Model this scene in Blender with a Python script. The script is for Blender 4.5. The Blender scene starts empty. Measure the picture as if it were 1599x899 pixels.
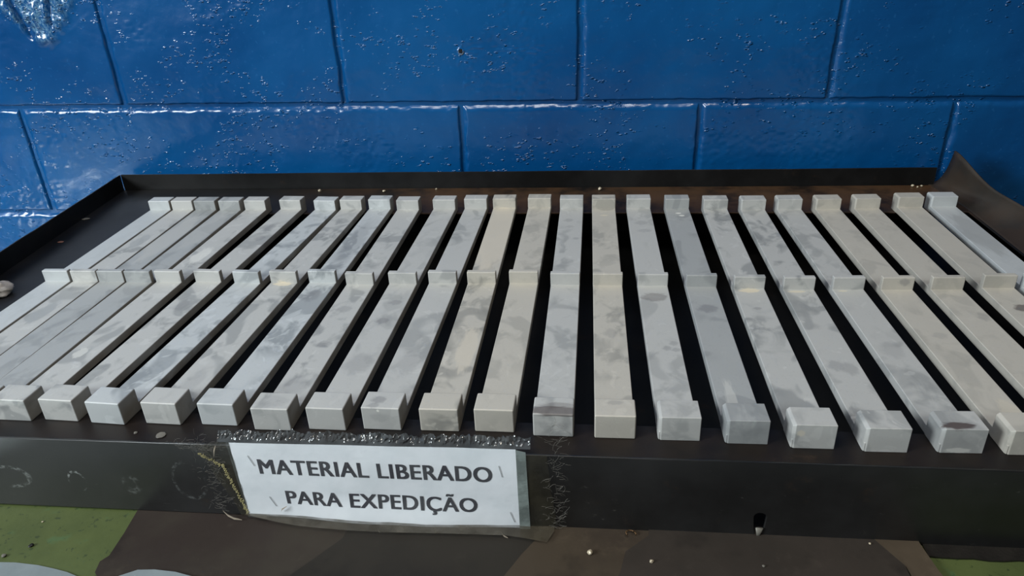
import bpy, bmesh, math, random
from mathutils import Vector, Euler, Matrix, noise
random.seed(7)
PI = math.pi
col = bpy.context.scene.collection
sc = bpy.context.scene

# ---------------------------------------------------------------- camera
cd = bpy.data.cameras.new('camera'); cam = bpy.data.objects.new('camera', cd); col.objects.link(cam)
cam.location = (0.75868, -0.52374, 0.41579)
cam.rotation_euler = (1.10292, 0.04109, 0.09991)
cd.sensor_width = 36; cd.lens = 36*1143.96/1599; cd.clip_start = .02
sc.camera = cam
# ---------------------------------------------------------------- world and lights
w = bpy.data.worlds.new('hall'); sc.world = w; w.use_nodes = True
w.node_tree.nodes['Background'].inputs[0].default_value = (.62, .74, .85, 1)
w.node_tree.nodes['Background'].inputs[1].default_value = .075
def area(name, loc, target, sx, sy, power, color):
    l = bpy.data.lights.new(name, 'AREA'); l.shape = 'RECTANGLE'; l.size = sx; l.size_y = sy; l.energy = power; l.color = color
    o = bpy.data.objects.new(name, l); col.objects.link(o); o.location = loc
    o.rotation_euler = (Vector(target)-Vector(loc)).to_track_quat('-Z', 'Y').to_euler(); return o
area('daylight_opening', (-1.6, -1.3, 1.15), (.5, .3, 0), .9, .8, 84, (.88, .96, 1))
area('hall_lamp', (.3, -.75, 2.3), (.5, .4, 0), 1.3, .55, 29, (.98, .98, .96))
area('added_floor_light', (-1.9, -1.7, 1.2), (-1.0, -.92, -.86), .35, .35, 120, (.84, .97, 1)).data.spread = math.radians(30)  # unseen narrow light, added so the lit floor reflects as sheen in front panel
area('hall_lamp', (1.3, -.2, 2.6), (1.0, .4, 0), .5, .25, 11, (1, .9, .76))
sc.view_settings.view_transform = 'Standard'; sc.view_settings.look = 'None'
sc.view_settings.exposure = 0; sc.view_settings.gamma = 1; sc.view_settings.use_curve_mapping = False

# ---------------------------------------------------------------- helpers
def link(o, parent=None):
    col.objects.link(o)
    if parent: o.parent = parent
    return o
def mobj(name, bm, mat, parent=None, smooth=False):
    me = bpy.data.meshes.new(name); bm.normal_update(); bm.to_mesh(me); bm.free()
    if mat: me.materials.append(mat)
    if smooth:
        for p in me.polygons: p.use_smooth = True
    return link(bpy.data.objects.new(name, me), parent)
def tag(o, label, cat, group=None, kind=None):
    if label: o['label'] = label
    if cat: o['category'] = cat
    if group: o['group'] = group
    if kind: o['kind'] = kind
    return o
def empty(name, loc=(0, 0, 0), rz=0):
    o = bpy.data.objects.new(name, None); o.location = loc; o.rotation_euler[2] = rz; o.empty_display_size = .02
    return link(o)
def box(bm, x0, x1, y0, y1, z0, z1):
    vs = [bm.verts.new((x, y, z)) for z in (z0, z1) for y in (y0, y1) for x in (x0, x1)]
    fs = [(0, 2, 3, 1), (4, 5, 7, 6), (0, 1, 5, 4), (2, 6, 7, 3), (0, 4, 6, 2), (1, 3, 7, 5)]
    for f in fs: bm.faces.new([vs[i] for i in f])
    return vs
def bevel(bm, w, seg=2, edges=None):
    bmesh.ops.bevel(bm, geom=edges or list(bm.edges), offset=w, segments=seg, affect='EDGES', profile=.5)
def plate(name, outer, holes, z0, z1, mat, parent=None, bev=0):
    """flat sheet with holes, through a filled 2D curve"""
    cu = bpy.data.curves.new(name, 'CURVE'); cu.dimensions = '2D'; cu.fill_mode = 'BOTH'
    for pts in [outer]+holes:
        s = cu.splines.new('POLY'); s.points.add(len(pts)-1); s.use_cyclic_u = True
        for p, q in zip(s.points, pts): p.co = (q[0], q[1], 0, 1)
    cu.extrude = (z1-z0)/2-bev; cu.bevel_depth = bev; cu.bevel_resolution = 1 if bev else 0; cu.offset = -bev
    t = bpy.data.objects.new('tmp', cu); col.objects.link(t)
    me = bpy.data.meshes.new_from_object(t.evaluated_get(bpy.context.evaluated_depsgraph_get()))
    bpy.data.objects.remove(t); bpy.data.curves.remove(cu)
    for v in me.vertices: v.co.z += (z0+z1)/2
    me.materials.clear(); me.materials.append(mat); me.name = name
    return link(bpy.data.objects.new(name, me), parent)
def N(x, y=0, z=0, s=1): return noise.noise(Vector((x, y, z))*s)

# ---------------------------------------------------------------- material helpers
class NT:
    def __init__(s, name):
        s.m = bpy.data.materials.new(name); s.m.use_nodes = True; s.t = s.m.node_tree; s.n = s.t.nodes; s.l = s.t.links
        s.b = s.n['Principled BSDF']
    def node(s, ty, **k):
        x = s.n.new(ty)
        for a, b in k.items(): setattr(x, a, b)
        return x
    def put(s, sock, v):
        if isinstance(v, bpy.types.NodeSocket): s.l.new(v, sock)
        elif v is not None: sock.default_value = v
    def math(s, op, a, b=None, c=None, clamp=False):
        x = s.node('ShaderNodeMath', operation=op, use_clamp=clamp); s.put(x.inputs[0], a); s.put(x.inputs[1], b)
        if c is not None: s.put(x.inputs[2], c)
        return x.outputs[0]
    def noise(s, vec, scale, detail=3, rough=.55, dist=0):
        x = s.node('ShaderNodeTexNoise'); s.put(x.inputs['Vector'], vec); x.inputs['Scale'].default_value = scale
        x.inputs['Detail'].default_value = detail; x.inputs['Roughness'].default_value = rough; x.inputs['Distortion'].default_value = dist
        return x.outputs[0]
    def vor(s, vec, scale, feature='F1'):
        x = s.node('ShaderNodeTexVoronoi', feature=feature); s.put(x.inputs['Vector'], vec); x.inputs['Scale'].default_value = scale
        return x.outputs[0]
    def ramp(s, f, a, b, lo=0., hi=1.):
        x = s.node('ShaderNodeMapRange', interpolation_type='SMOOTHSTEP'); s.put(x.inputs[0], f)
        for i, v in enumerate((a, b, lo, hi)): x.inputs[i+1].default_value = v
        return x.outputs[0]
    def mix(s, f, a, b, mode='MIX'):
        x = s.node('ShaderNodeMix', data_type='RGBA', blend_type=mode); s.put(x.inputs[0], f)
        s.put(x.inputs[6], (*a, 1) if isinstance(a, tuple) else a); s.put(x.inputs[7], (*b, 1) if isinstance(b, tuple) else b)
        return x.outputs[2]
    def coord(s, kind='Object'): return s.node('ShaderNodeTexCoord').outputs[kind]
    def map(s, vec, scale=(1, 1, 1), loc=(0, 0, 0)):
        x = s.node('ShaderNodeMapping'); s.put(x.inputs[0], vec); x.inputs['Scale'].default_value = scale; s.put(x.inputs['Location'], loc); return x.outputs[0]
    def rnd(s):
        return s.node('ShaderNodeObjectInfo').outputs['Random']
    def bump(s, h, strength, dist, prev=None):
        x = s.node('ShaderNodeBump'); s.put(x.inputs['Height'], h); x.inputs['Strength'].default_value = strength; x.inputs['Distance'].default_value = dist
        if prev: s.put(x.inputs['Normal'], prev)
        return x.outputs[0]
    def out(s, color=None, rough=None, metal=None, normal=None, spec=None):
        s.put(s.b.inputs['Base Color'], (*color, 1) if isinstance(color, tuple) else color); s.put(s.b.inputs['Roughness'], rough)
        s.put(s.b.inputs['Metallic'], metal); s.put(s.b.inputs['Normal'], normal); s.put(s.b.inputs['Specular IOR Level'], spec)
        return s.m
    def blob(s, vec, c, r, edge=.35, wob=.35):
        """soft irregular spot mask, 1 inside"""
        v = s.map(vec, (1/r[0], 1/r[1], 1/r[2]), tuple(-c[i]/r[i] for i in range(3)))
        x = s.node('ShaderNodeVectorMath', operation='LENGTH'); s.put(x.inputs[0], v)
        d = s.math('ADD', x.outputs['Value'], s.math('MULTIPLY', s.math('SUBTRACT', s.noise(v, 1.6, 2), .5), wob*2))
        return s.ramp(d, 1, 1-edge, 0, 1)

def mat_paint():
    t = NT('glossy_blue_paint'); v = t.coord()
    n1 = t.noise(v, 3, 3)
    c = t.mix(t.ramp(n1, .3, .7), (.001, .050, .175), (.002, .080, .245))
    c = t.mix(t.math('MULTIPLY', t.ramp(t.noise(v, 130, 2), .62, .72), .25), c, (.02, .14, .36))
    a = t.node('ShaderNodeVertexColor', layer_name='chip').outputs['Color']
    chip_glint = t.math('MULTIPLY', a, t.ramp(t.noise(t.map(v, (1, 1, .6)), 260, 4, .7), .42, .62))
    c = t.mix(t.math('MULTIPLY', chip_glint, .8), c, (.13, .27, .40))  # pale tint: worn paint plus a glossy highlight put into the colour
    # little pits and beads, in clusters
    m1 = t.ramp(t.noise(t.map(v, (1, 1, 1.3), (3.1, 0, 1.7)), 8, 3, .6), .47, .6)
    m1 = t.math('ADD', m1, a, clamp=True)
    rt = t.node('ShaderNodeMapping'); t.put(rt.inputs[0], v); rt.inputs['Rotation'].default_value = (0, .5, 0); rt.inputs['Scale'].default_value = (.6, 1, 1.25); vv = rt.outputs[0]
    bead = t.ramp(t.vor(vv, 230), .6, .05)
    keep = t.ramp(t.noise(vv, 95, 2), .55, .62)
    h = t.math('MULTIPLY', t.math('MULTIPLY', bead, keep), m1)
    nb = t.bump(t.noise(v, 14, 3), .35, .006)
    nb = t.bump(t.noise(v, 90, 3), .18, .0012, nb)
    nb = t.bump(h, .75, .0032, nb)
    return t.out(c, t.math('ADD', .14, t.math('MULTIPLY', n1, .16)), 0, nb, .6)
def mat_tray(name, tint=(.0065, .0065, .0065), rust=0, rough=.42, marks=False):
    t = NT(name); v = t.coord()
    n = t.noise(v, 7, 5, .6)
    c = t.mix(t.ramp(n, .35, .7), tint, tuple(min(1, x*1.9+.003) for x in tint))
    c = t.mix(t.math('MULTIPLY', t.ramp(t.noise(v, 22, 5, .7), .6, .75), .5), c, (.035, .022, .014))
    if rust:
        sp = t.node('ShaderNodeSeparateXYZ'); t.put(sp.inputs[0], v)
        back = t.math('ADD', t.math('MULTIPLY', t.ramp(sp.outputs[1], .5, .6), t.ramp(sp.outputs[0], .15, .6)), t.ramp(sp.outputs[1], .03, 0, 0, .12)) if name.startswith('rusty') else 1.0
        c = t.mix(t.math('MULTIPLY', t.math('MULTIPLY', t.ramp(t.noise(v, 11, 5, .65), .3, .6), back), rust), c, (.085, .045, .022))
    r = t.math('ADD', rough, t.math('MULTIPLY', t.math('SUBTRACT', n, .5), .35))
    if marks:
        # chalky rings and scuffs scratched on the front panel
        def ring(cx, cz, rx, rz, wd, amt):
            vm = t.map(v, (1/rx, 1/rz, 0), (-cx/rx, -cz/rz, 0)); L = t.node('ShaderNodeVectorMath', operation='LENGTH'); t.put(L.inputs[0], vm)
            d = t.math('ABSOLUTE', t.math('SUBTRACT', L.outputs['Value'], 1))
            k = t.math('MULTIPLY', t.ramp(d, wd, wd*.35), t.math('MULTIPLY', t.ramp(t.noise(v, 260, 3, .7), .42, .62), t.ramp(t.noise(v, 45, 2), .42, .58)))
            return t.math('MULTIPLY', k, amt)
        for a in ((.2695, -.0495, .0085, .0115, .16, .8), (.325, -.051, .007, .008, .6, .2), (.385, -.043, .016, .022, .12, .22), (.20, -.047, .02, .012, .2, .45)):
            c = t.mix(ring(*a), c, (.33, .35, .34))
        c = t.mix(t.math('MULTIPLY', t.ramp(t.noise(t.map(v, (1, 2.2, 1)), 75, 4, .7), .66, .78), .4), c, (.16, .15, .13))
    nb = t.bump(t.noise(v, 160, 4), .15, .0006)
    nb = t.bump(t.noise(v, 9, 2), .2, .004, nb)
    return t.out(c, r, .15, nb, 1.0 if marks else .3)
def mat_bar(name, tone, spots, dirt=.5):
    """dull cast metal: pale skin, grey wet-looking blotches, brown right-hand sides"""
    t = NT(name); v = t.coord(); sd = random.random()*50
    vv = t.map(v, (1, .7, 1), (sd, sd*1.7, 0))
    a = t.noise(vv, 42, 3, .55, .5)
    light = tuple(x*1.06 for x in tone); dark = (tone[0]*.55, tone[1]*.57, tone[2]*.59)
    c = t.mix(t.math('MULTIPLY', t.ramp(a, .48, .66), t.math('MULTIPLY', dirt, t.ramp(t.noise(vv, 9, 2), .35, .6))), light, dark)
    c = t.mix(t.math('MULTIPLY', t.ramp(t.noise(vv, 19, 2, .5, .6), .56, .62), dirt*.75), c, dark)
    c = t.mix(t.math('MULTIPLY', t.ramp(t.noise(t.map(vv, (1, 1, 1), (9, 4, 2)), 55, 2, .5, 1.), .62, .68), .5*dirt), c, tuple(min(1, x*1.3) for x in tone))
    c = t.mix(t.math('MULTIPLY', t.ramp(t.noise(vv, 500, 2), .6, .7), .12), c, dark)
    # right-hand side faces are browner than the ground tops
    g = t.node('ShaderNodeNewGeometry'); tr = t.node('ShaderNodeVectorTransform', vector_type='NORMAL', convert_from='WORLD', convert_to='OBJECT')
    t.put(tr.inputs[0], g.outputs['True Normal']); sx = t.node('ShaderNodeSeparateXYZ'); t.put(sx.inputs[0], tr.outputs[0])
    side = t.ramp(sx.outputs[0], .8, .95)
    c = t.mix(t.math('MULTIPLY', side, t.ramp(t.noise(vv, 25, 3), .3, .6, .55, .85)), c, (.17, .135, .095))
    for (p, r, cl, amt, edge) in spots:
        if cl is DK: amt *= .62; edge = .5
        c = t.mix(t.math('MULTIPLY', t.blob(v, p, r, edge, .5), amt), c, cl)
    nb = t.bump(t.noise(v, 420, 3), .22, .0003)
    nb = t.bump(t.noise(v, 28, 2), .25, .0012, nb)
    return t.out(c, t.math('ADD', .42, t.math('MULTIPLY', a, .25)), .12, nb, .45)
def mat_simple(name, c, rough=.7, metal=0, var=.3, scale=30, bump=.2, dist=.001, c2=None):
    t = NT(name); v = t.coord()
    n = t.noise(v, scale, 4, .6)
    cc = t.mix(t.ramp(n, .3, .7), c, c2 or tuple(x*(1-var) for x in c))
    return t.out(cc, rough, metal, t.bump(t.noise(v, scale*6, 3), bump, dist))
def mat_film(name, tint, alpha, rough=.12):
    t = NT(name); v = t.coord()
    tr = t.node('ShaderNodeBsdfTransparent'); mx = t.node('ShaderNodeMixShader')
    t.out(tint, rough, 0, t.bump(t.noise(t.map(v, (1, 1, 1.5)), 60, 3), .5, .002), .8)
    t.put(mx.inputs[0], t.ramp(t.noise(v, 40, 3), .3, .75, alpha*.6, min(1, alpha*1.5)))
    t.l.new(tr.outputs[0], mx.inputs[1]); t.l.new(t.b.outputs[0], mx.inputs[2]); t.l.new(mx.outputs[0], t.n['Material Output'].inputs[0])
    return t.m

M_PAINT = mat_paint()
M_TRAY = mat_tray('black_sheet_steel'); M_FRONT = mat_tray('black_sheet_steel_front', (.0085, .0085, .0085), 0, .38, True)
M_LEDGE = mat_tray('rusty_dark_steel', (.0042, .004, .0042), .9, .5)
M_CURL = mat_tray('bent_grey_steel', (.022, .020, .017), .25, .5)

# ================================================================ setting: block wall, floor
WO = Vector((-.06467, .69884, .14742)); WR = Euler((math.radians(.5717), math.radians(.7296), math.radians(.7059)))
def wall_mortar():
    bm = bmesh.new(); box(bm, -1.9, 2.9, .0045, .15, -1.06, 1.6)
    o = mobj('wall_back', bm, M_PAINT); o.location = WO; o.rotation_euler = WR; o['kind'] = 'structure'
    o['label'] = 'glossy blue painted concrete block wall behind the tray'
    return o
wall = wall_mortar()
HOLE = (.607, .085)
def sstep(a, b, x):
    t = max(0, min(1, (x-a)/(b-a))); return t*t*(3-2*t)
def seg_d(x, z, a, b):
    ax, az = a; bx, bz = b; dx, dz = bx-ax, bz-az
    t = max(0, min(1, ((x-ax)*dx+(z-az)*dz)/(dx*dx+dz*dz))); return math.hypot(x-ax-t*dx, z-az-t*dz), t
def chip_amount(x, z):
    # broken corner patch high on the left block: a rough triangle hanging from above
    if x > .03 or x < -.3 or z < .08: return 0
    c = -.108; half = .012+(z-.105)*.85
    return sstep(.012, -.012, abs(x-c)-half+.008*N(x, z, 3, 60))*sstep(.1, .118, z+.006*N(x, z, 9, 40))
def block(x0, x1, z0, z1, fine):
    g = .0035 if fine else .05
    def line(a, b, hole=None):
        e = [a+.0, a+.0015, a+.003, a+.005, a+.0075, b-.0075, b-.005, b-.003, b-.0015, b]
        n = max(2, int((b-a)/g)); p = e+[a+(b-a)*i/n for i in range(1, n) if .0085 < (b-a)*i/n < b-a-.0085]
        if fine and hole and a < hole < b: p = [q for q in p if abs(q-hole) > .0075]+[hole+d*.001 for d in (-6.5, -5.2, -4, -3.2, -2.6, -2.2, -1, 1, 2.2, 2.6, 3.2, 4, 5.2, 6.5)]
        return sorted(p)
    X = line(x0, x1, HOLE[0]); Z = line(z0, z1, HOLE[1] if x0 < HOLE[0] < x1 else None)
    bm = bmesh.new(); lay = bm.loops.layers.color.new('chip'); amt = {}
    rows = []
    for z in Z:
        r = []
        for x in X:
            wob = .0012*N(x, z, 1, 45)+.0008*N(x, z, 5, 110) if fine else 0
            y = .0068*(1-min(sstep(-.001, .0032+wob, x1-x), max(0, min(1, (x-x0)/(.0075+3*wob))), sstep(-.001, .0028+wob, z-z0), max(0, min(1, (z1-z)/(.0092+3*wob)))))
            px = x+(.0016*N(x, z, 2, 24) if fine else 0); pz = z+(.0014*N(x, z, 7, 22) if fine else 0)
            ca = 0
            if fine:
                y += .0016*N(x, z, 3, 9)+.0006*N(x, z, 3, 40)
                # lumps of paint and pits in clusters
                cl = sstep(.0, .35, N(x, z, 21, 8))
                y -= cl*.0014*max(0, N(x*.8, z*1.2, 8, 190)-.12)*2
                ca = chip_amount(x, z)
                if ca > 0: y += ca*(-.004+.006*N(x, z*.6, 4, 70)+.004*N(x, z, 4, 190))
                for (a, b, wd, dep) in (((-.156, .2), (-.13, .122), .0085, .022), ((-.079, .2), (-.087, .138), .0055, .014)):
                    dd, tt = seg_d(x, z, a, b); g_ = sstep(wd, 0, dd)*(1-.5*tt); y += dep*g_; ca *= 1-g_
                dd, tt = seg_d(x, z, (-.106, .1), (-.012, .155)); y -= .0011*sstep(.003, 0, dd+.0022*N(x, z, 6, 90)+.0012)
                hd = math.hypot(x-HOLE[0], z-HOLE[1])
                if hd < .0075: y += .018*sstep(.0032, .0022, hd); y -= .0012*sstep(.0065, .0035, hd)*sstep(.0022, .0032, hd)
            v = bm.verts.new((px, y, pz)); amt[v] = ca; r.append(v)
        rows.append(r)
    for i in range(len(Z)-1):
        for j in range(len(X)-1): bm.faces.new((rows[i][j], rows[i][j+1], rows[i+1][j+1], rows[i+1][j]))
    for f in bm.faces:
        f.smooth = True
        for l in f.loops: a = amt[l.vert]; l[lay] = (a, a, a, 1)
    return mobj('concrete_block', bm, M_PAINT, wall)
J = .0016
for row in range(-5, 7):
    z0 = row*.2
    offs = 0 if row % 2 == 0 else .2
    if row == -2: offs = 0
    edges = [offs+.4*k for k in range(-4, 7)]
    if row == -1: edges = [e for e in edges if abs(e-.2) > .01]
    for a, b in zip(edges, edges[1:]):
        fine = (row in (0, -1) and b > -.45 and a < 1.75) or (row == -2 and b > -.5 and a < .1)
        block(a+J, b-J, z0+J*.9, z0+.2-J*.9, fine)
# drill hole rim
bm = bmesh.new()
for k in range(14):
    a = PI+PI*(k+.001)/13
    for q, (r, y) in enumerate(((.0030, .0005), (.0044, -.0012), (.0052, .0006))):
        rr = r*(1+.2*N(math.cos(a), math.sin(a), q, 2)); bm.verts.new((HOLE[0]+rr*math.cos(a), y, HOLE[1]+rr*math.sin(a)*(1 if math.sin(a) > 0 else 1.25)))
bm.verts.ensure_lookup_table()
for k in range(13):
    for q in range(2):
        i = k*3+q; j = ((k+1) % 14)*3+q; bm.faces.new([bm.verts[n] for n in (i, i+1, j+1, j)])
o = mobj('drill_hole_rim', bm, mat_simple('bare_grey_mortar', (.16, .2, .24), .8), wall, True); o['label'] = 'pale crumbled rim of the drilled hole'
bm = bmesh.new(); bmesh.ops.create_cone(bm, cap_ends=True, segments=16, radius1=.0034, radius2=.0034, depth=.0004, matrix=Matrix.Translation((HOLE[0], -.0007, HOLE[1]))@Matrix.Rotation(PI/2, 4, 'X'))
o = mobj('drill_hole', bm, mat_simple('hole_shadow_black', (.002, .002, .003), .9), wall); o['label'] = 'small dark drilled hole'

FLOORZ = -.86
bm = bmesh.new(); box(bm, -3, 4, -3.5, .8, FLOORZ-.05, FLOORZ)
o = mobj('floor', bm, mat_simple('grey_concrete_floor', (.22, .23, .23), .75, 0, .3, 5)); o['kind'] = 'structure'; o['label'] = 'grey concrete workshop floor'

# ================================================================ table under the tray
TZ = -.085
table = tag(empty('work_table', (.6, .1, FLOORZ)), 'green painted work table carrying the black tray', 'table')
def tloc(o): o.location = -Vector((.6, .1, FLOORZ)); return o
tg = NT('worn_green_paint'); v = tg.coord()
c = tg.mix(tg.ramp(tg.noise(v, 16, 4), .3, .7), (.05, .07, .018), (.072, .095, .026))
c = tg.mix(tg.math('MULTIPLY', tg.ramp(tg.noise(v, 170, 3, .6), .62, .7), .8), c, (.02, .035, .01))
c = tg.mix(tg.math('MULTIPLY', tg.ramp(tg.noise(tg.map(v, (1, 1, 1), (3, 1, 0)), 40, 3), .6, .75), .4), c, (.05, .13, .06))
M_GREEN = tg.out(c, .55, 0, tg.bump(tg.noise(v, 120, 3), .3, .0008))
def edge_y(x): return -.104+.0085*math.exp(-((x-.26)/.05)**2)-.004*sstep(.3, .36, x)
bm = bmesh.new(); top = []
xs = [-.9+i*.02 for i in range(131)]
for z in (TZ, TZ-.03):
    top.append(([bm.verts.new((x, -.115+.004*N(x, 0, 0, 6), z)) for x in xs], [bm.verts.new((x, (.66 if x > -.015 else max(.3, .54+.6*(x+.1)) if x < -.1 else .54), z)) for x in xs]))
(a0, b0), (a1, b1) = top
for i in range(len(xs)-1):
    bm.faces.new((a0[i], a0[i+1], b0[i+1], b0[i])); bm.faces.new((a1[i], b1[i], b1[i+1], a1[i+1]))
    bm.faces.new((a0[i], a1[i], a1[i+1], a0[i+1])); bm.faces.new((b0[i], b0[i+1], b1[i+1], b1[i]))
bm.faces.new((a0[0], b0[0], b1[0], a1[0])); bm.faces.new((a0[-1], a1[-1], b1[-1], b0[-1]))
tloc(mobj('table_top', bm, M_GREEN, table))
M_LEG = mat_simple('dark_steel_leg', (.03, .03, .03), .5, .3)
for x in (.03, 1.6):
    for y in (-.08, .6):
        bm = bmesh.new(); box(bm, x-.02, x+.02, y-.02, y+.02, FLOORZ, TZ-.03); bevel(bm, .003, 1); tloc(mobj('leg', bm, M_LEG, table))
for y in (-.08, .6):
    bm = bmesh.new(); box(bm, .05, 1.58, y-.015, y+.015, TZ-.09, TZ-.031); tloc(mobj('rail', bm, M_LEG, table))

def sheet(name, pts, z, th, mat, label, cat, sub=.03, amp=.0, group=None):
    bm = bmesh.new(); vs = [bm.verts.new((x, y, z)) for x, y in pts]; f = bm.faces.new(vs)
    if f.normal.z < 0 or True: bm.normal_update()
    if f.normal.z < 0: f.normal_flip()
    r = bmesh.ops.extrude_face_region(bm, geom=[f]); up = [e for e in r['geom'] if isinstance(e, bmesh.types.BMVert)]
    for q in up: q.co.z += th
    bmesh.ops.recalc_face_normals(bm, faces=bm.faces)
    return tag(mobj(name, bm, mat), label, cat, group)
def kraft(name, a, b):
    t = NT(name); v = t.coord()
    c = t.mix(t.ramp(t.noise(v, 9, 4, .6), .35, .65), a, b)
    c = t.mix(t.math('MULTIPLY', t.ramp(t.noise(v, 32, 5, .7), .55, .75), .4), c, tuple(x*1.6 for x in b))
    c = t.mix(t.math('MULTIPLY', t.ramp(t.noise(t.map(v, (1, 1, 1), (5, 5, 0)), 14, 4), .55, .7), .6), c, tuple(x*.45 for x in a))
    return t.out(c, .7, 0, t.bump(t.noise(v, 60, 4), .3, .001), .25)
sheet('cardboard_sheet', [(.3206, -.0215), (.325, -.055), (.327, -.082), (.3225, -.089), (.3255, -.101), (.34, -.1135), (.66, -.1135), (.66, .1), (.3206, .1)], TZ, .0012, kraft('brown_kraft', (0.024, 0.017, 0.014), (0.033, 0.027, 0.020)),
      'brown cardboard sheet on the green table, beside the green patch at lower left', 'cardboard')
sheet('cardboard_sheet', [(.538, -.02), (.535, -.05), (.503, -.093), (.49, -.1135), (.79, -.1135), (.79, .1), (.538, .1)], TZ+.0014, .001, kraft('stained_kraft', (0.014, 0.012, 0.010), (0.020, 0.017, 0.013)),
      'darkest oil-stained cardboard sheet, lying below the white sign', 'cardboard')
sheet('cardboard_sheet', [(.725, -.02), (.7, -.06), (.672, -.1135), (.84, -.1135), (.84, .1), (.725, .1)], TZ+.0026, .001, kraft('warm_kraft', (0.033, 0.024, 0.017), (0.047, 0.035, 0.023)),
      'warm brown cardboard sheet just right of the sign, with a curled metal chip on it', 'cardboard')
sheet('cardboard_sheet', [(.812, -.02), (.812, -.032), (.7905, -.052), (.785, -.0753), (.77, -.1135), (1.0215, -.105), (1.0215, -.0535), (1.0045, -.02), (1.0045, .1), (.812, .1)], TZ+.0038, .001, kraft('grey_brown_kraft', (0.025, 0.020, 0.016), (0.033, 0.026, 0.021)),
      'grey-brown cardboard sheet below the slot in the tray front', 'cardboard')
sheet('cardboard_sheet', [(1.003, -.02), (1.022, -.0545), (1.026, -.105), (1.06, -.11), (1.0466, -.0585), (1.0425, -.0279), (1.042, .1), (1.003, .1)], TZ+.0038, .0012, kraft('tan_kraft', (0.051, 0.038, 0.025), (0.072, 0.054, 0.036)),
      'narrow tan cardboard strip at lower right, ending beside the dark table gap', 'cardboard')
# dark oily rags of grime between strip and green patch on the right
bm = bmesh.new(); pr = []
for i in range(26):
    x = 1.046+i*.012; pr.append((x, -.035-.012*abs(N(x, 3, 0, 25))-(.004 if i < 12 else -.004+.0006*i)))
vs = [bm.verts.new((x, y, TZ+.0006)) for x, y in pr]+[bm.verts.new((1.346, 0, TZ+.0006)), bm.verts.new((1.046, 0, TZ+.0006))]
bm.faces.new(vs); r = bmesh.ops.extrude_face_region(bm, geom=list(bm.faces)); [setattr(q.co, 'z', TZ+.0022) for q in r['geom'] if isinstance(q, bmesh.types.BMVert)]
bmesh.ops.recalc_face_normals(bm, faces=bm.faces)
tag(mobj('oily_paper', bm, mat_simple('oil_black_paper', (.014, .012, .01), .45, 0, .4, 60)), 'black oily paper scrap at the lower right, over green paint', 'paper')
# pale sheets at the lower left
M_PALE = mat_simple('pale_grey_plastic', (.22, .26, .27), .45, 0, .2, 20)
def wavy(name, pts, z, label):
    return sheet(name, pts, z, .0012, M_PALE, label, 'sheet')
wavy('plastic_sheet', [(.10, -.18), (.10, -.1005), (.18, -.0995), (.2304, -.0958), (.245, -.0952), (.2683, -.0968), (.285, -.0995), (.3, -.1025), (.314, -.107), (.32, -.18)], TZ+.0002, 'pale grey plastic sheet with a curved edge, at the bottom left corner')
wavy('plastic_sheet', [(.352, -.18), (.352, -.106), (.365, -.0985), (.38, -.0972), (.4, -.0985), (.425, -.104), (.43, -.18)], TZ+.003, 'small pale sheet edge showing below the cardboard at the bottom')

# ================================================================ the tray
tray = tag(empty('metal_tray', (0, 0, 0)), 'large shallow black steel tray with raised rims holding the grey bars', 'tray')
def tl(o, label=None):
    if label: o['label'] = label
    return o
FY = -.0255
def xl(y): return -.0355-.0855*y
# front panel with a teardrop slot; drawn flat then stood up
slot = []
SX, SZ = .9072, -.062
for k in range(13): a = PI*k/12; slot.append((SX+.0052*math.cos(a), SZ+.0045*math.sin(a)+.002))
slot += [(SX-.0042, SZ-.011), (SX-.0022, SZ-.019), (SX, SZ-.0215), (SX+.0022, SZ-.019), (SX+.0044, SZ-.011)]
fp = plate('front_panel', [(xl(FY), -.0832), (1.36, -.0848), (1.36, 0), (xl(FY), 0)], [slot], 0, .003, M_FRONT, tray, .0006)
fp.rotation_euler = (PI/2, 0, 0); fp.location = (0, FY+.003, 0)
tl(fp, 'scuffed black front panel with a teardrop slot')
# flange + floor plate (one bent sheet with a big opening)
fl = plate('ledge', [(xl(FY)+.001, FY+.0015), (xl(.676), .676), (1.317, .676), (1.317, FY+.0015)], [[(.048, .0205), (.030, .556), (1.3135, .556), (1.3135, .0205)]], -.003, 0, M_LEDGE, tray, .0005)
tl(fl, 'dark ledge with rust-brown stains carrying the bar ends')
bm = bmesh.new(); vs = [bm.verts.new(p) for p in ((xl(0)+.0, FY+.004, -.081), (1.35, FY+.004, -.081), (1.35, .674, -.081), (xl(.674), .674, -.081))]; bm.faces.new(vs)
r = bmesh.ops.extrude_face_region(bm, geom=list(bm.faces)); [setattr(q.co, 'z', -.0842) for q in r['geom'] if isinstance(q, bmesh.types.BMVert)]
bmesh.ops.recalc_face_normals(bm, faces=bm.faces); mobj('bottom_plate', bm, M_TRAY, tray)
def rim(name, p0, p1, z0, z1, th, out, mat, wob=.0008, label=None, zr=None):
    d = (Vector(p1)-Vector(p0)); L = d.length; d.normalize(); n = Vector((-d.y, d.x))*out; bm = bmesh.new(); K = 30; rows = []
    for i in range(K+1):
        q = Vector(p0)+d*L*i/K; o = wob*N(i*.3, p0[0]*9, 0)*2; zt = z1+wob*.8*N(i*.5, 3, 1)
        rows.append([bm.verts.new((q.x+n.x*(o+s*th), q.y+n.y*(o+s*th), z)) for s, z in ((0, z0), (0, z0*.5+zt*.5), (0, zt-.0004), (.25, zt), (.75, zt), (1, zt-.0004), (1, z0))])
    for i in range(K):
        for j in range(7): a, b = rows[i], rows[i+1]; bm.faces.new((a[j], b[j], b[(j+1) % 7], a[(j+1) % 7]))
    bm.faces.new(rows[0]); bm.faces.new(rows[-1][::-1]); bmesh.ops.recalc_face_normals(bm, faces=bm.faces)
    return tl(mobj(name, bm, mat, tray), label)
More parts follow.
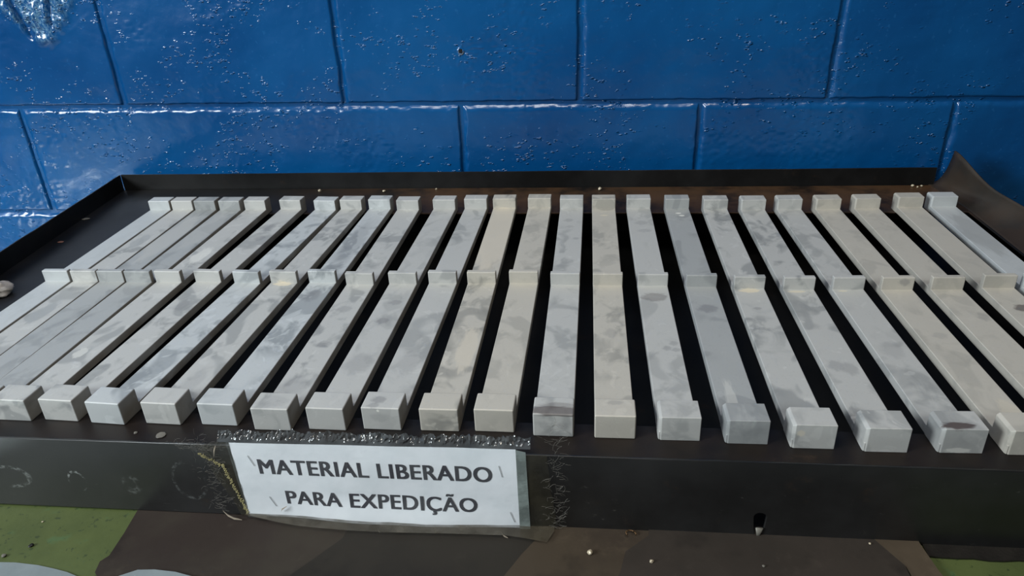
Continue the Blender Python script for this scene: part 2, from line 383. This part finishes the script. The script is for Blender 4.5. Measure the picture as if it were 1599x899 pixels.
rim('side_rim', (xl(FY), FY+.002), (xl(.6785), .6785), -.083, .028, .0025, 1, M_TRAY, label='straight black rim on the left side')
rim('back_rim', (xl(.6785), .6785), (1.312, .679), -.083, .0282, .0025, 1, M_TRAY, label='straight black rim along the wall')
# curled right rim: a cove whose rear corner is peeled up to a point
bm = bmesh.new(); ny = 44; nu = 14; rows = []
ox = []
for i in range(ny+1):
    y = FY+.002+(.692-FY-.002)*i/ny
    k = sstep(.46, .692, y); kk = k**1.5
    H = .0285+.0015*N(y, 1, 0, 9)+.034*sstep(.56, .69, y)**1.25; W = .0445-.0195*sstep(.45, .69, y)
    xb = 1.3035+.0125*(1-sstep(.56, .69, y))+.001*N(y, 5, 0, 8); base = 0+.0035*0
    rows.append([(xb+W*(math.sin(u/nu*PI/2*.97))**(1.0-.3*k), y-.02*k*(u/nu)**1.5, base+H*(1-math.cos(u/nu*PI/2*.97))**(1.0+.45*k)) for u in range(nu+1)])
top = [[bm.verts.new(p) for p in r] for r in rows]
for i in range(ny):
    for j in range(nu): bm.faces.new((top[i][j], top[i][j+1], top[i+1][j+1], top[i+1][j]))
o = mobj('curled_rim', bm, M_CURL, tray, True); s = o.modifiers.new('thick', 'SOLIDIFY'); s.thickness = .0022; s.offset = -1
tl(o, 'grey-brown right rim curled up, its rear corner peeled to a point')
bm = bmesh.new(); box(bm, 1.357, 1.36, FY+.003, .675, -.083, .012); mobj('side_panel', bm, M_TRAY, tray)
# pale pointed tip showing in the slot
bm = bmesh.new(); bmesh.ops.create_cone(bm, cap_ends=True, segments=12, radius1=.0004, radius2=.0034, depth=.014, matrix=Matrix.Translation((SX+.0003, FY-.0012, SZ-.0165)))
for q in bm.verts: q.co.y = FY-.0012+(q.co.y-FY+.0012)*.35
tl(mobj('slot_tip', bm, mat_simple('pale_tip', (.22, .21, .18), .5, .2), tray, True), 'pale pointed tip at the foot of the slot')

# ================================================================ the 25 bars
W2, T, H, YM, YF = .03567, .00923, .0155, .28436, .54895
TH = T+H
bars = [(54.9, .1, -.51), (94.41, .34, -.51), (130.43, -.22, -.14), (164.65, -.78, .72), (203.62, .3, 1.15), (251.28, 2.29, 2.34), (300.77, -.44, 3.29), (355.98, 1.62, 1.96), (411.72, 2.53, 1.02),
 (466.17, -2.49, .25), (517.55, .46, .95), (568.99, 3.14, .8), (622.73, 3.62, -.06), (672.73, 4.87, .47), (726.17, 1.08, .13), (780.74, .7, -.4), (836.37, .78, -.64), (893.65, -1.14, -.59), (947.72, -4.72, -.31),
 (1006.42, -6.49, -.71), (1066.92, -4.8, -1.49), (1120.59, -4.64, -1.28), (1176.14, -2.92, -1.21), (1231.14, 2.46, -.43), (1273.59, 4.34, .13)]
DK = (.16, .16, .17); BR = (.07, .05, .045); WH = (.75, .74, .68); CR = (.62, .56, .44)
cool = (.45, .47, .47); neut = (.44, .44, .42); warm = (.46, .435, .38); greyd = (.34, .35, .345); cream = (.58, .53, .44)
F = (0, -.001, 0)
def top_(x, y, rx, ry, cl, amt, edge=.3): return ((x, y, T), (rx, ry, .006), cl, amt, edge)
def ftop(x, y, rx, ry, cl, amt, edge=.3): return ((x, y, TH), (rx, ry, .005), cl, amt, edge)
def fface(x, z, rx, rz, cl, amt, edge=.3): return ((x, 0, z), (rx, .004, rz), cl, amt, edge)
spec = {
 0: (cool, [], .15), 1: (neut, [top_(.0, .2, .012, .03, greyd, .9), top_(0, .42, .012, .03, greyd, .7)], .7), 2: (greyd, [top_(0, .44, .02, .1, neut, .8)], .5), 3: (greyd, [top_(0, .47, .02, .08, neut, .5)], .5),
 4: (neut, [top_(0, .37, .012, .03, WH, .5), top_(-.004, .11, .008, .012, WH, .5)], .8), 5: (neut, [top_(0, .47, .01, .02, DK, .5), top_(.003, .43, .01, .012, DK, .5), top_(0, .22, .01, .02, DK, .4)], .8),
 6: (cool, [], .9), 7: (neut, [top_(.0, YM-.004, .014, .006, CR, .9), top_(0, .06, .012, .03, DK, .3)], .8), 8: (cool, [top_(0, .4, .02, .12, DK, .45), top_(0, .25, .015, .02, DK, .6)], .9),
 9: (neut, [top_(.0, .22, .012, .01, DK, .5), top_(.002, .14, .012, .009, DK, .5), top_(0, .06, .02, .02, DK, .4), ftop(0, .012, .02, .012, DK, .3)], .8),
 10: (neut, [top_(.004, .235, .01, .008, DK, .6), top_(0, .19, .01, .009, DK, .7), top_(0, .1, .02, .025, DK, .45)], .4),
 11: (neut, [ftop(-.004, .013, .009, .007, DK, .75), ftop(-.007, .004, .007, .005, DK, .6), ((-.002, .0005, TH-.003), (.0016, .004, .0016), WH, 1, .4), fface(-.001, .014, .012, .006, DK, .3), top_(0, .1, .016, .03, DK, .35)], .7),
 12: (warm, [top_(0, .45, .03, .14, cream, .95), top_(.006, .13, .012, .05, cream, .8)], .9), 13: (warm, [], .5),
 14: (neut, [ftop(0, .0055, .034, .0075, BR, .72, .3), ftop(.004, .014, .02, .005, BR, .35, .5), fface(-.008, .012, .006, .006, DK, .35), fface(.009, .012, .006, .006, DK, .35), top_(-.003, .5, .009, .008, DK, .45), top_(.0, .475, .008, .006, DK, .35)], .6),
 15: (warm, [top_(0, .52, .007, .003, CR, .9), top_(.001, .17, .01, .012, DK, .4), ftop(0, .02, .01, .004, DK, .4)], .7),
 16: (neut, [top_(0, .49, .012, .01, DK, .4), top_(.003, .46, .013, .008, DK, .4), top_(.003, .14, .006, .006, DK, .55), top_(.011, .15, .006, .006, DK, .5), top_(.012, .137, .006, .005, DK, .5), top_(0, .255, .018, .012, BR, .4)], .5),
 17: (greyd, [top_(0, .53, .005, .003, WH, .9), top_(.004, .52, .005, .003, WH, .9), top_(0, .23, .015, .012, DK, .8), top_(-.004, .05, .006, .04, WH, .3)], .5),
 18: (neut, [top_(0, YM-.005, .014, .006, CR, .95), top_(.0, .235, .006, .004, DK, .6), fface(-.011, .016, .004, .0035, CR, .6)], .9),
 19: (neut, [top_(-.006, .12, .01, .012, DK, .5), top_(.006, .115, .01, .014, DK, .5), top_(-.003, YM-.005, .012, .003, CR, .8)], .8),
 20: (neut, [ftop(-.004, .0055, .018, .0055, BR, .9, .4), fface(-.002, .003, .012, .003, WH, .5), top_(-.007, YM-.004, .006, .002, CR, .8), top_(0, .15, .014, .02, DK, .3)], .6),
 21: (warm, [((.007, YM, TH-.006), (.008, .004, .006), DK, .7, .5), top_(.009, .05, .01, .02, CR, .4), top_(.004, .18, .01, .008, DK, .3)], .35),
 22: (warm, [top_(.01, .22, .008, .012, DK, .5)], .3), 23: (warm, [top_(.004, .235, .012, .01, BR, .7)], .2), 24: (cool, [top_(.003, .45, .02, .08, greyd, .7)], .3)}
def prism(name, x0, x1, y0, y1, z0, z1, mat, parent, bw=.0011, lab=None, front_round=False, lch=0):
    bm = bmesh.new(); box(bm, x0, x1, y0, y1, z0, z1)
    if front_round:
        e = [q for q in bm.edges if all(abs(v.co.y-y0) < 1e-5 for v in q.verts) and all(abs(v.co.z-z0) < 1e-5 for v in q.verts)] + \
            [q for q in bm.edges if all(abs(v.co.y-y0) < 1e-5 for v in q.verts) and abs(q.verts[0].co.x-q.verts[1].co.x) < 1e-6]
    if lch:
        cx = lambda e: [q.co for q in e.verts]
        es = [q for q in bm.edges if all(abs(p.x-x0) < 1e-6 and abs(p.z-z1) < 1e-6 for p in cx(q)) or all(abs(p.x-x0) < 1e-6 and abs(p.y-y0) < 1e-6 for p in cx(q))]
        bevel(bm, lch, 1, es); bw = .0006
    bevel(bm, bw, 2)
    o = mobj(name, bm, mat, parent)
    for p in o.data.polygons: p.use_smooth = True
    wn = o.modifiers.new('weighted', 'WEIGHTED_NORMAL'); wn.weight = 100; wn.keep_sharp = False
    return o
labels = [
 'clean pale grey bar nearest the tray left rim, bare black tray beside it',
 'second grey bar from the tray left rim, with a pale and dark mottled top',
 'third bar from the left rim, evenly dull grey, inside the packed group',
 'fourth bar from the left rim, in the packed group, thin brown line at its edge',
 'fifth bar from the left rim, last of the packed five, with white smears',
 'bar just right of the close-packed five, sixth from the left rim',
 'seventh bar from the left rim, slightly turned, evenly blotched grey',
 'eighth bar from the left rim, cream patch at the foot of its middle rib',
 'ninth bar from the left rim, dark bluish stains along its far half',
 'tenth bar from the left rim, near block above the start of the word MATERIAL',
 'eleventh bar from the left rim, two oval dark stains just before its middle rib',
 'bar whose near block has scribbled dark stains and a bright white dot on its edge',
 'bar with a warm cream far half, its near block above the word LIBERADO',
 'plain warm grey bar whose near block stands above the end of the word LIBERADO',
 'bar with a brown smudge across its near block and two spots on its face',
 'brownish grey bar pointing straight at the camera, just right of the brown-smudged block',
 'bar with a cluster of three round dark spots on its near half',
 'dark grey bar with two white flecks at its far end',
 'bar with a bright cream patch below its middle rib, pale spot on its near face',
 'bar with two large dark blotches halfway along its near half, left of the smeared block',
 'bar whose near block has a dark curved smear on top, lower right of the tray',
 'bar at the right frame edge by its near block, black nicks on its middle rib',
 'fourth bar from the curled right rim, wide and beige, dark nick at its near right edge',
 'second bar from the curled right rim, with a brown stain past its middle rib',
 'bluish grey bar next to the curled right rim, last on the right']
# fix-ups so the order counted from the right rim is true
labels[21] = 'fourth bar from the curled right rim, black nicks on its middle rib'
labels[22] = 'third bar from the curled right rim, wide beige top with few marks'
XW = W2/2
for i, (bx, by, ang) in enumerate(bars):
    tone, spots, dirt = spec[i]
    m = mat_bar('dull_cast_metal' if i == 0 else 'dull_cast_metal.%03d' % i, tone, spots, dirt)
    e = empty('metal_bar', (bx/1000, by/1000, 0), -math.radians(ang))
    tag(e, labels[i], 'metal bar', 'grey metal bars laid side by side across the tray')
    y1 = YF+.0205
    prism('bar_plate', -XW, XW, .0006, y1-.0006, .0, T, m, e, .0009)
    # blocks run the full height so that their end faces read as one face with the plate
    eps = .00025
    prism('end_block', -XW-eps, XW+eps, 0, .026, -.0 if True else 0, TH, m, e, .0013, lch=.0024 if i >= 16 else 0)
    prism('rib', -XW-eps, XW+eps, YM, YM+.0075, T-.003, TH+random.uniform(-.0004, .0004), m, e, .0010)
    prism('end_block', -XW-eps, XW+eps, YF, y1, .0, TH, m, e, .0012, lch=.0018 if i >= 19 else 0)

# ================================================================ the sign
M_PAPER = NT('white_paper'); v = M_PAPER.coord()
c = M_PAPER.mix(M_PAPER.ramp(M_PAPER.noise(v, 28, 3), .35, .75), (.82, .85, .88), (.74, .78, .81))
M_PAPER = M_PAPER.out(c, .35, 0, M_PAPER.bump(M_PAPER.noise(v, 35, 3), .35, .002), .5)
M_INK = mat_simple('dark_grey_ink', (.036, .033, .044), .5, 0, .2, 80)
SY = FY-.0016
sign = tag(empty('paper_sign', (.566, SY, -.085)), 'white paper sign in a plastic sleeve taped to the tray front', 'sign')
def rel(o): o.location = -Vector((.566, SY, -.085)); return o
def paper_y(x, z):   # gentle bow of the sheet, foot kicked out over the table
    y = SY-.0004-.0006*(1+N(x, z, 2, 18))
    y -= .004*sstep(.47, .56, x)*sstep(-.05, -.083, z)*sstep(.71, .6, x)
    return y
def grid_sheet(name, corners, nx, nz, off, mat, parent, amp=0, fr=60, smooth=True, edge_jag=0):
    (bl, br, tr, tlc) = corners; bm = bmesh.new(); R_ = []
    for j in range(nz+1):
        r = []
        for i in range(nx+1):
            u, w_ = i/nx, j/nz
            x = (bl[0]*(1-u)+br[0]*u)*(1-w_)+(tlc[0]*(1-u)+tr[0]*u)*w_; z = (bl[1]*(1-u)+br[1]*u)*(1-w_)+(tlc[1]*(1-u)+tr[1]*u)*w_
            if edge_jag and j == 0: z += edge_jag*N(x, 0, 2, 50)
            if edge_jag and j == nz: z += edge_jag*N(x, 4, 2, 60)
            if edge_jag and i in (0, nx): x += edge_jag*N(z, 9, 2, 70)
            r.append(bm.verts.new((x, paper_y(x, z)-off-(amp*(.5+.5*N(x, z, 1, fr)) if amp else 0), z)))
        R_.append(r)
    for j in range(nz):
        for i in range(nx): bm.faces.new((R_[j][i], R_[j][i+1], R_[j+1][i+1], R_[j+1][i]))
    return rel(mobj(name, bm, mat, parent, smooth))
o = grid_sheet('paper', [(.4372, -.0812), (.6957, -.0805), (.6952, .0085), (.4354, .0055)], 60, 24, 0, M_PAPER, sign)
# paper sags lower at its middle: move the bottom row
for q in o.data.vertices:
    if q.co.z < -.0785: q.co.z -= .0012*sstep(.45, .54, q.co.x)
def letters(s, x0, x1, zb, cap, parent):
    cu = bpy.data.curves.new('t', 'FONT'); cu.body = s; cu.size = 1; cu.resolution_u = 5; cu.space_character = 1.07
    t = bpy.data.objects.new('t', cu); col.objects.link(t)
    me = bpy.data.meshes.new_from_object(t.evaluated_get(bpy.context.evaluated_depsgraph_get())); bpy.data.objects.remove(t)
    vs = me.vertices; mn, mx = min(q.co.x for q in vs), max(q.co.x for q in vs)
    # height of a capital, from the letter P / M alone
    cu2 = bpy.data.curves.new('t', 'FONT'); cu2.body = 'E'; cu2.size = 1; t2 = bpy.data.objects.new('t', cu2); col.objects.link(t2)
    m2 = bpy.data.meshes.new_from_object(t2.evaluated_get(bpy.context.evaluated_depsgraph_get())); bpy.data.objects.remove(t2)
    hz = max(q.co.y for q in m2.vertices); lo = min(q.co.y for q in m2.vertices)
    for q in vs:
        x = x0+(q.co.x-mn)/(mx-mn)*(x1-x0); z = zb+(q.co.y-lo)/(hz-lo)*cap; q.co = (x, paper_y(x, z)-.00022, z)
    bm = bmesh.new(); k = cap*.038
    for n_, (dx, dz) in enumerate(((-k, -k*.4), (k, -k*.4), (-k, k*.4), (k, k*.4), (0, 0))):
        m3 = me.copy()
        for q in m3.vertices: q.co += Vector((dx, -.00002*n_, dz))
        bm.from_mesh(m3); bpy.data.meshes.remove(m3)
    bm.to_mesh(me); bm.free()
    me.materials.clear(); me.materials.append(M_INK); me.name = 'lettering'
    return rel(link(bpy.data.objects.new('lettering', me), parent))
letters('MATERIAL LIBERADO', .4588, .6728, -.0291, .0164, sign)['label'] = 'dark grey words MATERIAL LIBERADO'
letters('PARA EXPEDIÇÃO', .4785, .6575, -.0642, .0152, sign)['label'] = 'dark grey words PARA EXPEDIÇÃO'
M_FILM = mat_film('clear_sleeve_film', (.7, .78, .76), .05, .08)
M_EDGE = mat_film('clouded_film_edge', (.28, .33, .31), .75, .2)
M_TAPE = mat_film('dirty_clear_tape', (.05, .045, .03), .4, .25)
M_TOP = mat_film('crumpled_clear_film', (.10, .11, .115), .5, .04)
rel(o) if False else None
o = grid_sheet('plastic_sleeve', [(.436, -.083), (.6965, -.0825), (.6965, .0095), (.433, .007)], 50, 20, .0006, M_FILM, sign, .0004, 90); o['label'] = 'clear film over the paper'
o = grid_sheet('sleeve_edge', [(.6958, -.0828), (.7055, -.082), (.7038, .006), (.6952, .0085)], 4, 20, .0004, M_EDGE, sign, .0008, 120); o['label'] = 'cloudy grey-green sleeve edge right of the paper'
# crumpled clear band along the top
bm = bmesh.new(); nx, nz = 260, 8; R_ = []
for j in range(nz+1):
    r = []
    for i in range(nx+1):
        u = i/nx; w_ = j/nz; x = .425+.283*u; z = .0062+.003*u+w_*(.0085+.002*N(x, 0, 0, 60)); y = paper_y(x, z)-.0004+w_*.006
        k = sstep(.15, .5, w_)
        r.append(bm.verts.new((x, y-.0034*k*N(x, z, 0, 170)-.0030*k*N(x, z, 5, 420), z+.0018*k*N(x, z, 7, 230))))
    R_.append(r)
for j in range(nz):
    for i in range(nx): bm.faces.new((R_[j][i], R_[j][i+1], R_[j+1][i+1], R_[j+1][i]))
rel(mobj('crumpled_film', bm, M_TOP, sign))['label'] = 'crumpled shiny clear film along the top of the sign'
# tape flaps left and right, lying on the panel
o = grid_sheet('tape', [(.43, -.080), (.4375, -.0815), (.436, .006), (.402, .002)], 14, 20, -.0003, M_TAPE, sign, .0008, 130, True, .003); o['label'] = 'dirty clear tape left of the paper'
o = grid_sheet('tape', [(.7055, -.082), (.7295, -.083), (.722, .002), (.7038, .006)], 10, 20, -.0003, M_TAPE, sign, .0008, 130, True, .003); o['label'] = 'dirty clear tape right of the paper'
# tape skirt hanging below, folded out on the table
bm = bmesh.new(); nx = 50; R_ = []
low = [(.433, -.03), (.47, -.038), (.492, -.0415), (.535, -.044), (.572, -.0445), (.63, -.0425), (.684, -.0415), (.7, -.0435), (.7225, -.0475), (.7285, -.031)]
def lowy(x):
    for (a, ya), (b, yb) in zip(low, low[1:]):
        if a <= x <= b: return ya+(yb-ya)*(x-a)/(b-a)
    return low[-1][1]
for j in range(7):
    r = []
    for i in range(nx+1):
        x = .434+(.7275-.434)*i/nx; w_ = j/6; yb = lowy(x)
        z = -.079*(1-w_)+(TZ+.0064)*w_+.0006*N(x, w_, 0, 60)*(1 if w_ < 1 else 0); y = paper_y(x, -.08)*(1-w_**1.3)+yb*w_**1.3
        r.append(bm.verts.new((x, y, z)))
    R_.append(r)
for j in range(6):
    for i in range(nx): bm.faces.new((R_[j][i], R_[j][i+1], R_[j+1][i+1], R_[j+1][i]))
rel(mobj('tape_skirt', bm, mat_film('brownish_tape', (.07, .06, .042), .6, .3), sign, True))['label'] = 'brownish translucent tape strip folded out under the paper'
# staples
def wire(bm, pts, r, n=5):
    prev = None
    for i, p in enumerate(pts):
        p = Vector(p); d = (Vector(pts[min(i+1, len(pts)-1)])-Vector(pts[max(i-1, 0)])).normalized(); a = d.orthogonal().normalized(); b = d.cross(a)
        ring = [bm.verts.new(p+a*r*math.cos(2*PI*k/n)+b*r*math.sin(2*PI*k/n)) for k in range(n)]
        if prev:
            for k in range(n): bm.faces.new((prev[k], prev[(k+1) % n], ring[(k+1) % n], ring[k]))
        prev = ring
M_STAPLE = mat_simple('steel_wire', (.3, .3, .3), .3, .8)
for (x, z, a) in ((.4527, -.0145, -.35), (.4640, -.0625, -.4), (.6810, -.0165, -.2), (.6895, -.069, -.3)):
    bm = bmesh.new(); dx, dz = math.sin(-a)*.006, math.cos(a)*.006
    y = paper_y(x, z)-.0005
    wire(bm, [(x-dx*1.0, y+.001, z+dz), (x-dx, y, z+dz), (x+dx, y, z-dz), (x+dx, y+.001, z-dz)], .00022)
    rel(mobj('staple', bm, M_STAPLE, sign))
# fibres stuck to the tape
def fibres(name, cx, cz, sx, sz, n, mat, label, base=None, ln=.008):
    bm = bmesh.new()
    for k in range(n):
        x = cx+random.gauss(0, sx); z = cz+random.uniform(-sz, sz); a = random.gauss(0, .45)+(0 if random.random() < .8 else 1.2); L = ln*random.uniform(.4, 1.4); c_ = random.uniform(-3, 3); pts = []
        for q in range(6):
            pts.append((x, SY-.0012-random.random()*.0008, z)); x += L/5*math.cos(a); z += L/5*math.sin(a); a += c_*.12
            z = max(z, TZ+.002)
        wire(bm, pts, .00009, 3)
    o = rel(mobj(name, bm, mat, sign)); o['kind'] = 'stuff'; o['label'] = label
M_FIB = mat_simple('grey_fibre', (.16, .15, .13), .6); M_YEL = mat_simple('yellowed_glue', (.34, .30, .13), .6)
fibres('lint', .7275, -.02, .005, .06, 110, M_FIB, 'grey lint and frayed threads right of the sign')
fibres('lint', .41, -.03, .006, .045, 110, M_FIB, 'grey lint and frayed threads left of the sign')
fibres('lint', .40, .0, .012, .004, 60, M_FIB, 'frayed threads above the left tape')
bm = bmesh.new()
for k in range(330):
    u = random.random(); a, b = ((.4035, -.008), (.4245, -.022)) if u < .3 else ((.4245, -.022), (.4365, -.079)); q = random.random()
    x = a[0]+(b[0]-a[0])*q+random.gauss(0, .0009); z = a[1]+(b[1]-a[1])*q+random.gauss(0, .0009)
    bmesh.ops.create_icosphere(bm, subdivisions=1, radius=random.uniform(.0003, .0008), matrix=Matrix.Translation((x, SY-.0012, z)))
o = rel(mobj('glue_crumbs', bm, M_YEL, sign)); o['kind'] = 'stuff'; o['label'] = 'line of yellow glue crumbs along the left tape edge'
# curled bits of tape
M_CURLB = mat_simple('pale_brown_tape_curl', (.3, .25, .19), .5)
def shred(pts, wd, label):
    bm = bmesh.new(); pr = None
    for i, p in enumerate(pts):
        s = wd*math.sin(PI*(i+.3)/(len(pts)-.4)); a = bm.verts.new((p[0], p[1], p[2]+s)); b = bm.verts.new((p[0]+s*.5, p[1]-s*.6, p[2]-s))
        if pr: bm.faces.new((pr[0], a, b, pr[1]))
        pr = (a, b)
    rel(mobj('tape_shred', bm, M_CURLB, sign, True))['label'] = label
shred([(.412, SY-.002, -.076), (.417, SY-.004, -.0795), (.4235, SY-.006, -.081), (.432, SY-.007, -.0815)], .0012, 'curled pale tape shred under the left corner of the sign')
shred([(.4185, SY-.002, -.010), (.4205, SY-.003, -.003), (.4235, SY-.003, .003)], .0011, 'thin pale tape sliver at the sign upper left')
shred([(.4705, SY-.002, -.0735), (.4725, SY-.004, -.069), (.4775, SY-.003, -.066)], .0007, 'small curled tape sliver on the lower left of the paper')
shred([(.5655, SY-.012, -.0775), (.5665, SY-.014, -.0795), (.568, SY-.0155, -.081)], .001, 'small tape sliver below the middle of the sign')
shred([(.679, SY-.01, -.079), (.682, SY-.013, -.0805), (.686, SY-.0145, -.0815)], .0009, 'small tape sliver below the right of the sign')

# ================================================================ crumbs, chips, rag
def crumb(name, x, y, z, r, mat, label, cat, flat=.6, stretch=1):
    bm = bmesh.new(); bmesh.ops.create_icosphere(bm, subdivisions=2, radius=r)
    for q in bm.verts:
        q.co *= 1+.45*N(q.co.x+x*90, q.co.y, q.co.z, .9/r); q.co.z *= flat; q.co.x *= stretch
    lo = min(q.co.z for q in bm.verts)
    for q in bm.verts: q.co.z -= lo
    o = mobj(name, bm, mat); o.location = (x, y, z); return tag(o, label, cat)
M_CR = mat_simple('pale_chip', (.6, .52, .38), .35, .2); M_RUSTC = mat_simple('reddish_chip', (.2, .09, .06), .7); M_PAPC = mat_simple('grey_flake', (.15, .14, .12), .7)
crumb('paint_flake', -.0727, .5321, 0, .0042, M_PAPC, 'pale flake on the bare tray floor near the left rim', 'flake', .15, 1.5)
crumb('rust_flake', -.0516, .4361, 0, .0035, M_RUSTC, 'reddish rust flake on the bare tray floor at left', 'flake', .15, 1.5)
crumb('metal_chip', .2832, .6600, 0, .0026, M_CR, 'pale chip by the back rim above the seventh bar', 'chip', .9)
crumb('metal_chip', .4001, .6560, 0, .0023, M_CR, 'small pale chip by the back rim above the ninth bar', 'chip', .9)
crumb('metal_chip', .772, .6601, 0, .003, M_CR, 'bright yellowish chip by the back rim near its middle', 'chip', .9)
crumb('metal_chip', .49, .667, 0, .0018, M_CR, 'tiny pale speck by the back rim above the tenth and eleventh bars', 'chip', .9)
crumb('paper_fleck', .3627, -.0148, 0, .0042, M_PAPC, 'grey paper fleck on the front ledge left of the sign', 'flake', .2, 1.2)
crumb('paper_fleck', .3358, -.0123, 0, .0018, M_PAPC, 'tiny pale fleck on the front ledge left of the larger grey one', 'flake', .3)
for n, (x, y) in enumerate(((1.2815, .664), (1.289, .668), (1.2755, .669))):
    crumb('metal_chip', x, y, 0, .0016+.0004*n, M_CR, ('pale crumb', 'largest pale crumb', 'leftmost pale crumb')[n]+' of three behind the last bars at the right rear corner', 'chip', .8)
crumb('metal_chip', .7595, -.0557, TZ+.0036, .0024, M_CR, 'bright chip on the warm brown cardboard in front of the tray', 'chip', .8)
crumb('metal_chip', .8119, -.063, TZ+.0048, .0019, M_CR, 'bright chip on the grey-brown cardboard at the bottom edge', 'chip', .8)
crumb('metal_chip', 1.0, -.0315, TZ+.0052, .0009, M_CR, 'tiny bright speck at the foot of the tray front at right', 'chip', .8)
crumb('metal_chip', .905, -.062, TZ+.0048, .0013, M_PAPC, 'dull speck on the grey-brown cardboard below the slot', 'chip', .6)
bm = bmesh.new(); pts = [(.0045*math.cos(a), .0045*math.sin(a)*.9, .0012+a*.0006) for a in [k*.35 for k in range(12)]]
wire(bm, pts, .0007, 5); o = mobj('curled_shaving', bm, mat_simple('brown_shaving', (.17, .1, .05), .4, .5), None, True); o.location = (.796, -.0325, TZ+.0038); tag(o, 'curled brown metal shaving against the tray front on the cardboard', 'shaving')
# green table specks
for n, (x, y, l) in enumerate(((.245, -.075, 'black crumb in the middle of the green patch'), (.235, -.045, 'tiny white speck on the upper green patch'), (.228, -.088, 'pale grain on the lower green patch'))):
    crumb('grit', x, y, TZ, (.0022, .001, .0022)[n], (M_TRAY, M_CR, M_PAPC)[n], l, 'crumb', .5)
# crumpled pale rag at the left edge
bm = bmesh.new(); bmesh.ops.create_uvsphere(bm, u_segments=40, v_segments=24, radius=1)
for q in bm.verts:
    d = 1+.28*N(q.co.x, q.co.y, q.co.z, 2.2)+.12*N(q.co.x, q.co.y, q.co.z, 6); q.co = Vector((q.co.x*.03*d, q.co.y*.022*d, max(-.3, q.co.z)*.012*d+.0045))
o = mobj('rag', bm, mat_simple('dirty_white_cloth', (.42, .38, .34), .85, 0, .5, 60), None, True); o.location = (-.033, .262, 0)
tag(o, 'crumpled dirty white rag on the tray floor at the left frame edge', 'rag')
